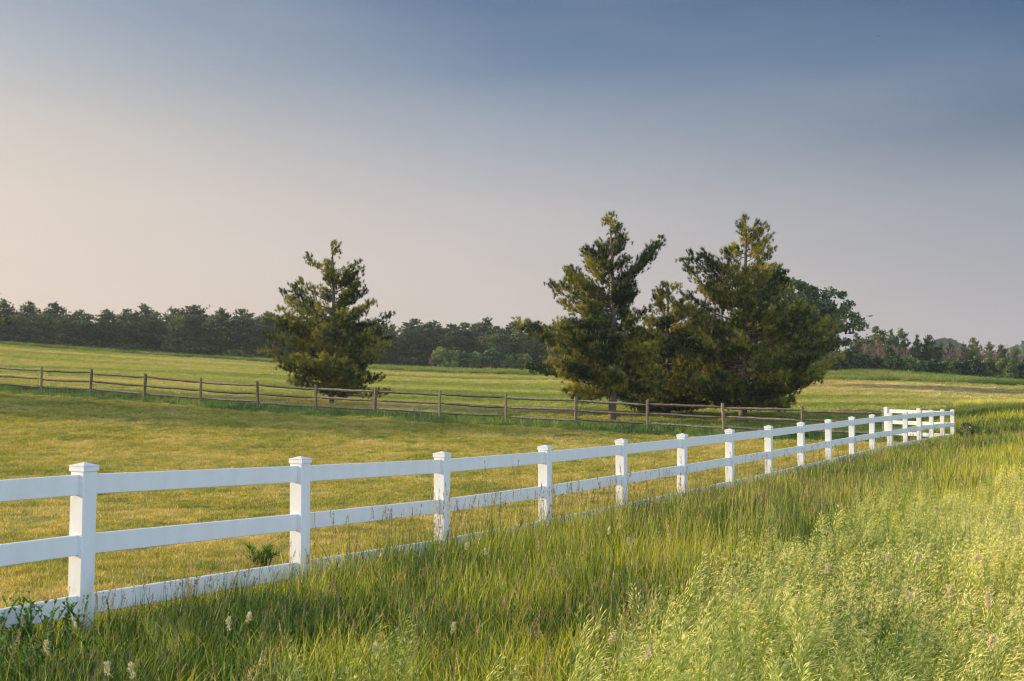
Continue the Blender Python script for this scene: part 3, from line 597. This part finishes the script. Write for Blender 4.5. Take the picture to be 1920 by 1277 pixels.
def tall_tuft(n=40, heads=2, hmax=.55, rad=.13, wd=(.006, .0115)):
    mb = MB(); lean_az = rr.gauss(0, .8)
    for i in range(n):
        a = rr.uniform(0, 6.28); q = rad * math.sqrt(rr.random()); blade(mb, (q * math.cos(a), q * math.sin(a), -.03), rr.gauss(lean_az, 1.4), rr.uniform(.4, 1.) * hmax, rr.uniform(*wd), abs(rr.gauss(0, .45)), 0, 4, rr.uniform(0, .16), rr.random(), rr.uniform(-1.5, 1.5))
    for i in range(heads):
        a = rr.uniform(0, 6.28); q = .12 * math.sqrt(rr.random()); k = rr.random(); P = stemline(mb, (q * math.cos(a), q * math.sin(a), 0), rr.gauss(0, 1.2), hmax * rr.uniform(1.0, 1.45), rr.uniform(.0, .22), .0015, 0, k)
        tip, dr = P[-1], unit(P[-1] - P[-2]); Lh = rr.uniform(.07, .14); fat = rr.choice((.5, .8, 1.3))
        for j in range(30):
            t = rr.random(); w_ = .013 * (1 - t * .75) * fat; o = np.array([rr.gauss(0, 1), rr.gauss(0, 1), rr.gauss(0, .4)]) * w_; spike(mb, tip - dr * Lh * (.6 - t) + o * .5, unit(dr * 1.0 + o * 18), rr.uniform(.009, .016), .0038, 1, k)
    return mb
def brome_tuft(ns=5, hs=1.):
    mb = MB()
    for i in range(24):
        a = rr.uniform(0, 6.28); q = .13 * math.sqrt(rr.random()); blade(mb, (q * math.cos(a), q * math.sin(a), -.03), rr.gauss(0, 1.6), rr.uniform(.4, .72) * hs, rr.uniform(.006, .011), abs(rr.gauss(0, .5)), 0, 4, rr.uniform(0, .2), rr.random(), rr.uniform(-1.3, 1.3))
    for i in range(ns):
        a = rr.uniform(0, 6.28); q = .15 * math.sqrt(rr.random()); k = rr.random(); az_ = rr.gauss(0, .8)
        P = stemline(mb, (q * math.cos(a), q * math.sin(a), 0), az_, rr.uniform(.66, .98) * hs, rr.uniform(.02, .2), .0018, 0, k, 7)
        for z in (.35, .6): blade(mb, P[0] + (P[-1] - P[0]) * z, rr.uniform(0, 6.28), rr.uniform(.15, .28), .008, .8, 0, 4, .45, k)
        tip, dr = P[-1], unit(P[-1] - P[-2]); Lp = rr.uniform(.15, .24); hz_ = np.array([math.cos(az_), math.sin(az_), 0]); open_ = rr.choice((.5, .8, 1.2)); droop = rr.uniform(0, .5)
        for nd in range(6):
            t = nd / 5; root = tip - dr * Lp * (1 - t)
            for j in range(7 if nd < 4 else 4):
                b = rr.uniform(.4, 1) * .07 * (1 - t * .6); aa = rr.uniform(0, 6.28)
                o = unit(np.array([math.cos(aa), math.sin(aa), 0]) * open_ + hz_ * .45 + np.array([0, 0, rr.uniform(.7, 1.3)])); e = root + o * b; mb.tube([root, e], [.0007, .0006], 3, 0, k, cap=False)
                spike(mb, e, o * .8 + hz_ * (.3 + droop) + np.array([0, 0, rr.uniform(-.1, .5) - droop]), rr.uniform(.020, .032), .0030, 1, min(1, max(0, k + rr.uniform(-.35, .35))))
    return mb
def proto(name, mbs, mats):
    c = bpy.data.collections.new(name)
    for mb in mbs:
        me = mb.mesh(name, mats); o = bpy.data.objects.new(name, me); c.objects.link(o)
    return c
PR = {'lawn': proto('lawn_tuft', [lawn_tuft() for _ in range(5)], [M['lawn']]),
      'strip': proto('strip_tuft', [tall_tuft(46, 0, .26) for _ in range(4)], [M['strip'], M['poa']]),
      'edge': proto('edge_tuft', [tall_tuft(34, k % 2, .24, .13, (.004, .007)) for k in range(4)], [M['tall'], M['poa']]),
      'field': proto('field_tuft', [lawn_tuft(110, .3, .05, .15, .012) for _ in range(4)], [M['field']]),
      'verge': proto('verge_tuft', [lawn_tuft(90, .35, .35, .75, .02) for _ in range(4)], [M['verge']]),
      'tall': proto('tall_tuft', [tall_tuft(36 + 2 * k, (0, 1, 2, 0, 1, 4, 0, 2, 0, 1)[k], rr.uniform(.42, .58)) for k in range(10)], [M['tall'], M['poa']]),
      'meadow': proto('meadow_tuft', [tall_tuft(48, k == 0, rr.uniform(.42, .6), .18, (.008, .014)) for k in range(6)], [M['tall'], M['poa']]),
      'brome': proto('brome_tuft', [brome_tuft(rr.choice((5, 6, 7, 8)), rr.uniform(.8, 1.08)) for _ in range(12)], [M['bromeleaf'], M['brome']])}
def scatter(name, pr, X, Y, sxy, sz, label, cat, tilt=.12, spin=math.pi, seed=0):
    g2 = np.random.default_rng(seed); n = len(X); Z = H(X, Y); me = bpy.data.meshes.new(name)
    me.vertices.add(n); me.vertices.foreach_set('co', np.c_[X, Y, Z].astype(np.float32).ravel())
    rot = np.c_[g2.normal(0, tilt, n), g2.normal(0, tilt, n), g2.uniform(-spin, spin, n)].astype(np.float32)
    sc_ = np.c_[np.broadcast_to(sxy, n), np.broadcast_to(sxy, n), np.broadcast_to(sz, n)] * g2.uniform(.8, 1.12, (n, 1))
    for nm, dat in (('rot', rot), ('scl', sc_.astype(np.float32))):
        a = me.attributes.new(nm, 'FLOAT_VECTOR', 'POINT'); a.data.foreach_set('vector', dat.ravel())
    a = me.attributes.new('pick', 'INT', 'POINT'); a.data.foreach_set('value', g2.integers(0, 1000, n).astype(np.int32))
    o = link(name, me); ng = bpy.data.node_groups.new(name, 'GeometryNodeTree')
    ng.interface.new_socket('Geometry', in_out='INPUT', socket_type='NodeSocketGeometry'); ng.interface.new_socket('Geometry', in_out='OUTPUT', socket_type='NodeSocketGeometry')
    gi, go = N(ng, 'NodeGroupInput'), N(ng, 'NodeGroupOutput'); ci = N(ng, 'GeometryNodeCollectionInfo'); ci.inputs['Collection'].default_value = pr
    ci.inputs['Separate Children'].default_value = True; ci.inputs['Reset Children'].default_value = True
    ip = N(ng, 'GeometryNodeInstanceOnPoints'); ip.inputs['Pick Instance'].default_value = True
    def attr(nm, dt): q = N(ng, 'GeometryNodeInputNamedAttribute', data_type=dt); q.inputs['Name'].default_value = nm; return q.outputs[0]
    e2r = N(ng, 'FunctionNodeEulerToRotation'); lk = ng.links.new
    lk(gi.outputs[0], ip.inputs['Points']); lk(ci.outputs[0], ip.inputs['Instance']); lk(attr('pick', 'INT'), ip.inputs['Instance Index']); lk(attr('rot', 'FLOAT_VECTOR'), e2r.inputs[0])
    lk(e2r.outputs[0], ip.inputs['Rotation']); lk(attr('scl', 'FLOAT_VECTOR'), ip.inputs['Scale']); lk(ip.outputs[0], go.inputs[0])
    md = o.modifiers.new('scatter', 'NODES'); md.node_group = ng
    return tag(o, label, cat, kind='stuff')
def pts(y0, y1, dens, seed, side=1.6, k=.45):
    """random points in the view wedge, dens(Y) per square metre"""
    g2 = np.random.default_rng(seed); ys = np.linspace(y0, y1, 200); wd = 2 * (k * ys + side); w_ = wd * dens(ys); cdf = np.r_[0, np.cumsum((w_[1:] + w_[:-1]) / 2 * np.diff(ys))]; n = int(cdf[-1])
    Y = np.interp(g2.random(n) * cdf[-1], cdf, ys); X = g2.uniform(-1, 1, n) * (k * Y + side); return X, Y
def brome_edge(Y): return np.interp(Y, [2, 3, 5.2, 8.1, 11.4, 14, 18, 20], [-.7, -.55, .1, 1.35, 3.3, 5.2, 8.0, 11])
def wob(X, Y, s, a): return a * (np.sin(X * s + 1.3 * np.sin(Y * s * .7)) + np.sin(Y * s * 1.3 + X * .5 * s))
rightX = 15.2
def in_lawn(X, Y): return (sdist(X, Y) < -.25) & (wdist(X, Y) < -2.2 + wob(X, Y, .6, .4)) & (X < rightX)
X, Y = pts(4, 62, lambda y: 46 * np.minimum(1, (11 / y) ** 1.15), 1); m = in_lawn(X, Y)
scatter('lawn_grass', PR['lawn'], X[m], Y[m], np.maximum(1, (Y[m] / 16) ** .6), np.maximum(1, (Y[m] / 22) ** .4), 'short sunlit yellow-green mown grass of the paddock', 'grass', seed=1)
X, Y = pts(4, 46, lambda y: 60 * np.minimum(1, (9 / y) ** 1), 2); s_ = sdist(X, Y); m = (s_ < .15) & (s_ > -1.3 + wob(X, Y, 1.7, .3)) & (X < rightX)
sd_ = np.clip((s_[m] + 1.3) / 1.3, 0, 1)
scatter('fence_line_grass', PR['edge'], X[m], Y[m], 1., .45 + .75 * sd_, 'unmown grass along the foot of the long white fence', 'grass', seed=2)
X, Y = pts(42, 72, lambda y: 13 + 0 * y, 3); wdd = wdist(X, Y); m = (wdd > -2.6 + wob(X, Y, .6, .5)) & (wdd < 3.2) & (X < 16.5)
scatter('paddock_edge_grass', PR['strip'], X[m], Y[m], 1.5, .9 + 1.0 * np.exp(-(wdd[m] / 1.0) ** 2), 'deep green longer grass under the split-rail fence', 'grass', seed=3)
X, Y = pts(2.2, 56, lambda y: 50 * np.minimum(1, (9 / y) ** 1.0), 4, 1.8); s_ = sdist(X, Y); bz = (X > brome_edge(Y) + wob(X, Y, 2.1, .25)) & (Y < 19.5)
m = (s_ > -.12) & ~bz & ((Y < 50) | (X > 20)); m |= (X > rightX + .4) & (Y > 38) & (Y < 54); hs = np.interp(s_[m], [-.1, .3, 1.2, 3], [.75, .9, 1., 1.05]) * np.interp(Y[m], [8, 9.5, 10.6, 12.5, 15, 20, 40], [.72, .9, 1.3, 1.5, 1.38, 1.15, 1.05])
X, Y = X[m], Y[m]; fr = Y > 15 + np.random.default_rng(3).normal(0, 2.5, len(Y))
scatter('meadow_grass', PR['meadow'], X[fr], Y[fr], np.maximum(1, (Y[fr] / 14) ** .5), hs[fr], 'tall green meadow grass along the far half of the white fence', 'grass', seed=14, spin=.9)
X, Y, hs = X[~fr], Y[~fr], hs[~fr]
scatter('tall_grass', PR['tall'], X, Y, np.maximum(1, (Y / 14) ** .5), hs, 'tall dark green grass with reddish seed heads between the white fence and the brome', 'grass', seed=4, spin=.9)
X, Y = pts(2.0, 20.5, lambda y: 42 * np.minimum(1, (8 / y) ** .9), 5, 1.8); m = (X > brome_edge(Y) + wob(X, Y, 2.1, .25) - .1) & (Y < 19.5 + wob(X, Y, 1, .4))
hb = .82 * (1 + .10 * np.sin(X[m] * 2.3 + np.sin(Y[m] * 1.9)) + .06 * np.sin(Y[m] * 3.1 + X[m]))
scatter('brome_grass', PR['brome'], X[m], Y[m], np.maximum(1, (Y[m] / 10) ** .45), hb, 'pale green brome grass with drooping spikelets filling the near right corner', 'grass', seed=5, spin=.8)
X, Y = pts(49, 190, lambda y: 4.5 * np.minimum(1, (70 / y) ** 1.2), 6, 2); wdd = wdist(X, Y); m = ((wdd > 2.6) | ((X > 16) & (Y > 52))) & (Y < 186)
scatter('field_grass', PR['field'], X[m], Y[m], np.maximum(1.2, (Y[m] / 55) ** .8), 1., 'rolling cut hayfield beyond the split-rail fence', 'grass', seed=6)
X, Y = pts(122, 194, lambda y: 3.0 + 0 * y, 7, 2); px = X / Y * F + 960
v0 = np.interp(px, [0, 400, 600, 760, 1000, 1400, 1520, 1640, 1800, 1920], [186, 184, 180, 170, 166, 150, 132, 126, 124, 118]); v1 = np.interp(px, [0, 400, 760, 1000, 1450, 1520, 1920], [192, 192, 184, 180, 176, 150, 148])
m = (Y > v0) & (Y < v1)
scatter('verge_grass', PR['verge'], X[m], Y[m], 1.3, 1.0, 'uncut green verge between the hayfield and the woods', 'grass', seed=7)

X, Y = pts(7, 48, lambda y: .9 + 0 * y, 9); m = in_lawn(X, Y) & (np.sin(X * .9 + 2 * np.sin(Y * .35)) + np.sin(Y * .8 + X * .3) > .5)
scatter('lawn_weeds', PR['edge'], X[m], Y[m], 1.3, .42, 'small darker weedy clumps scattered over the mown paddock', 'grass', seed=9)
M['dry'] = leaf_mat('dry_stubble', [(.48, .38, .14), (.66, .50, .24), (.80, .62, .34)], .25, .3)
M['gold'] = leaf_mat('golden_meadow_grass', [(.30, .36, .05), (.50, .50, .09), (.66, .60, .14)], .2, .45)
PR['dry'] = proto('dry_tuft', [lawn_tuft(110, .35, .05, .14, .016) for _ in range(3)], [M['dry']])
PR['gold'] = proto('gold_tuft', [tall_tuft(60, 0, .5, .3, (.012, .02)) for _ in range(4)], [M['gold'], M['poa']])
X, Y = pts(84, 128, lambda y: 6.5 + 0 * y, 10, 2); px = X / Y * F + 960
c0 = np.interp(px, [1480, 1640, 1800, 1920, 2000], [124, 119, 114, 108, 105]); m = (px > 1500) & (Y < c0 + 4) & (np.random.default_rng(5).random(len(Y)) < np.clip(1.1 - (c0 - Y) / 26 + .25 * np.sin(X * .35 + Y * .4), 0, 1))
scatter('stubble', PR['dry'], X[m], Y[m], 1.5, 1., 'tan dry stubble along the crest of the field at the right', 'grass', seed=10)
X, Y = pts(52, 78, lambda y: 4.5 + 0 * y, 11, 2); px = X / Y * F + 960
m = (px > 1800 + wob(X, Y, .8, 12)) & (Y > 54) & (Y < 70)
scatter('golden_grass', PR['gold'], X[m], Y[m], 1., 1.1, 'bright yellow-green grass mound beyond the end of the white fence', 'grass', seed=11)
# ------------------------------------------------------------------ single plants among the grass
def orchard(px, py, Y, hgt, label, lean=.1, seed=0):
    hgt = .056 * random.uniform(.7, 1.35)
    """cream cocksfoot head on a long stem; (px, py) is the top of the head"""
    p = at(px, py, Y); zb = H1(p[0], p[1]); g2 = random.Random(seed); root = empty('seed_head_grass', (p[0] - lean * (p[2] - zb), p[1], zb)); tag(root, label, 'grass stem', 'orchard grass seed heads'); L0 = np.array(root.location)
    top = p - L0; st = MB(); P = np.array([[top[0] * t ** 2, 0, top[2] * t] for t in np.linspace(0, 1, 9)]); st.tube(P, np.linspace(.0022, .0012, 9), 5); st.build('stem', M['bromeleaf'], root)
    hd = MB(); dr = unit(P[-1] - P[-2])
    for c, (t, k) in enumerate([(.0, 8), (.012, 11), (.026, 13), (.040, 10), (.062, 9), (.085, 5)]):
        ce = top - dr * t * hgt / .13 + np.array([g2.uniform(-1, 1), g2.uniform(-1, 1), 0]) * (.002 + t * .05)
        for j in range(k * 3): o = np.array([g2.gauss(0, 1), g2.gauss(0, 1), g2.gauss(0, 1)]); spike(hd, ce + o * .0032, unit(dr * 1.3 + o * .35), .008, .0036, 0, g2.random())
    hd.build('seed_head', M['orchard'], root)
oh = [(1272, 0, 0)]
for i, (px, py, Y, lab) in enumerate([(1832, 1042, 4.6, 'cream seed head standing highest near the right edge over the brome'), (1721, 1040, 4.8, 'brown-cream seed head left of the highest one near the right edge'), (1702, 1113, 4.0, 'cream seed head on a long bare straight stem in the brome'),
        (1782, 1103, 4.2, 'pale yellowish seed head between two cream ones in the right brome'), (1853, 1116, 4.0, 'knobbly seed head below the highest one near the right edge'), (1862, 1196, 3.5, 'lowest knobbly seed head near the bottom right corner'),
        (1665, 1040, 5.2, 'thin seed head over the brome above the long bare stem'), (1755, 952, 7.0, 'pinkish seed head far back in the brome'), (1552, 1060, 5.0, 'leaning brown seed head in the middle of the brome'),
        (875, 1020, 8.0, 'branched pale seed head left of the fourth fence post foot'), (910, 1030, 8.0, 'right-hand twin of the branched pale seed head by the fence'), (1143, 990, 8.4, 'cream seed head standing in dark grass below the fifth fence post'), (1178, 1010, 8.0, 'short cream seed head right of the one below the fifth fence post'),
        (430, 1160, 5.2, 'left of two pale seed heads in the near grass below the second post'), (468, 1152, 5.2, 'right of two pale seed heads in the near grass below the second post'), (704, 1210, 4.5, 'fat pale seed head at the bottom of the picture left of centre'),
        (88, 1205, 4.5, 'thin seed head with spread side spikes in the lower left corner'), (200, 1245, 4.3, 'cream seed head at the bottom edge on the left'), (245, 1248, 4.3, 'second cream seed head at the bottom edge on the left'), (852, 1170, 5.2, 'tan seed head in the dark grass at the lower middle'), (1150, 1190, 4.5, 'broad cream seed head near the bottom middle'), (1219, 1215, 4.0, 'tawny seed head at the bottom between green brome plumes')]):
    orchard(px, py, Y, .12, lab, random.uniform(-.12, .22), i)
def weed(name, px, Y, hgt, n, label, seed, spread=.25, leafn=26, leaf=.035, wr=.42, mk='weed', base_r=.04):
    X = (px - 960) / F * Y; root = empty(name, (X, Y, H1(X, Y))); tag(root, label, 'weed'); g2 = random.Random(seed); st, lf = MB(), MB()
    for i in range(n):
        a = g2.uniform(0, 6.28); P = stemline(st, (g2.gauss(0, base_r), g2.gauss(0, base_r), 0), a, hgt * g2.uniform(.45, 1), g2.uniform(.1, spread * 2), .003, 0, .5, 7)
        for j in range(leafn):
            t = g2.uniform(.25, 1); k = t * 6; q = P[int(min(5, k))] * (1 - (k - int(min(5, k)))) + P[int(min(5, k)) + 1] * (k - int(min(5, k))); az_ = g2.uniform(0, 6.28)
            for s3 in (-.5, 0, .5): blade(lf, q, az_ + s3, leaf * g2.uniform(.7, 1.3), leaf * wr, .5, 0, 3, .7, g2.random(), 0)
    st.build('stem', M['weed'], root); lf.build('leaves', M[mk], root)
weed('clover_plant', 60, 8.0, .44, 60, 'leafy green clover-like weed in front of the near white fence at the left edge', 3, .2, 34, .020, .5, 'weed', .19)
weed('clover_plant', 20, 7.2, .36, 50, 'lower leafy weed clump in the bottom left corner', 5, .3, 34, .020, .5, 'weed', .19)
weed('thistle_plant', 497, 12.6, .28, 9, 'dark spiky weed behind the white fence left of the second post', 8, .35, 30, .09, .13)
weed('thistle_plant', 790, 14.0, .2, 5, 'low green weed behind the white fence left of the third post', 9, .4, 20, .06, .15)

# ------------------------------------------------------------------ birds
def bird(px, py, Y, s, rz, label):
    root = empty('bird', tuple(at(px, py, Y)), rz); tag(root, label, 'bird', 'birds in the sky'); mb = MB()
    t = np.linspace(0, 1, 9); P = np.c_[(t - .5) * .26, t * 0, .012 * np.sin(t * 3.1)]; mb.tube(P, .005 + .034 * np.sin(t * math.pi) ** .8 * (1 - .3 * t), 8)
    for sg in (-1, 1):
        mb.add([(.05, sg * .02, .015), (.07, sg * .2, .05), (.0, sg * .4, .02), (-.05, sg * .2, .045), (-.06, sg * .02, .012), (.05, sg * .02, .004), (.07, sg * .2, .042), (-.05, sg * .2, .038), (-.06, sg * .02, .002)],
               [(0, 1, 3, 4), (1, 2, 3), (8, 7, 6, 5), (7, 2, 6), (0, 5, 6, 1), (1, 6, 2), (3, 7, 8, 4), (2, 7, 3)])
    mb.add([(-.1, -.01, 0), (-.1, .01, 0), (-.2, .04, .004), (-.2, -.04, .004), (-.1, 0, .01)], [(0, 1, 2, 3), (4, 3, 2), (4, 0, 3), (4, 2, 1)])
    mb.add([(.12, -.006, .01), (.12, .006, .01), (.12, 0, .0), (.16, 0, .004)], [(0, 1, 3), (1, 2, 3), (2, 0, 3)])
    o = mb.build('body', M['bird'], root); root.scale = (s, s, s)
m_, t_, out_ = mat_base('dark_plumage'); p_ = N(t_, 'ShaderNodeBsdfPrincipled'); p_.inputs['Roughness'].default_value = .7
t_.links.new(cmix(t_, noise(t_, None, 8), (.02, .018, .016), (.05, .045, .04)), p_.inputs[0]); t_.links.new(p_.outputs[0], out_.inputs[0]); M['bird'] = m_
bird(1632, 593, 80, 1.1, 0.25, 'small dark bird gliding low over the right-hand wood')
bird(1647, 67.5, 110, .55, 1.1, 'tiny bird high in the blue sky at the upper right')

# ------------------------------------------------------------------ haze
m_, t_, out_ = mat_base('haze_air'); pv = N(t_, 'ShaderNodeVolumePrincipled'); pv.inputs['Color'].default_value = (.90, .93, .98, 1); pv.inputs['Density'].default_value = .00026; pv.inputs['Anisotropy'].default_value = .2
t_.links.new(pv.outputs[0], out_.inputs['Volume'])
mb = MB(); mb.box(GB[0] - 5, GB[2] - 5, -5, GB[1] + 5, GB[3] + 5, 36); hz_o = mb.build('haze', m_); tag(hz_o, 'thin warm evening haze over the fields', kind='stuff')
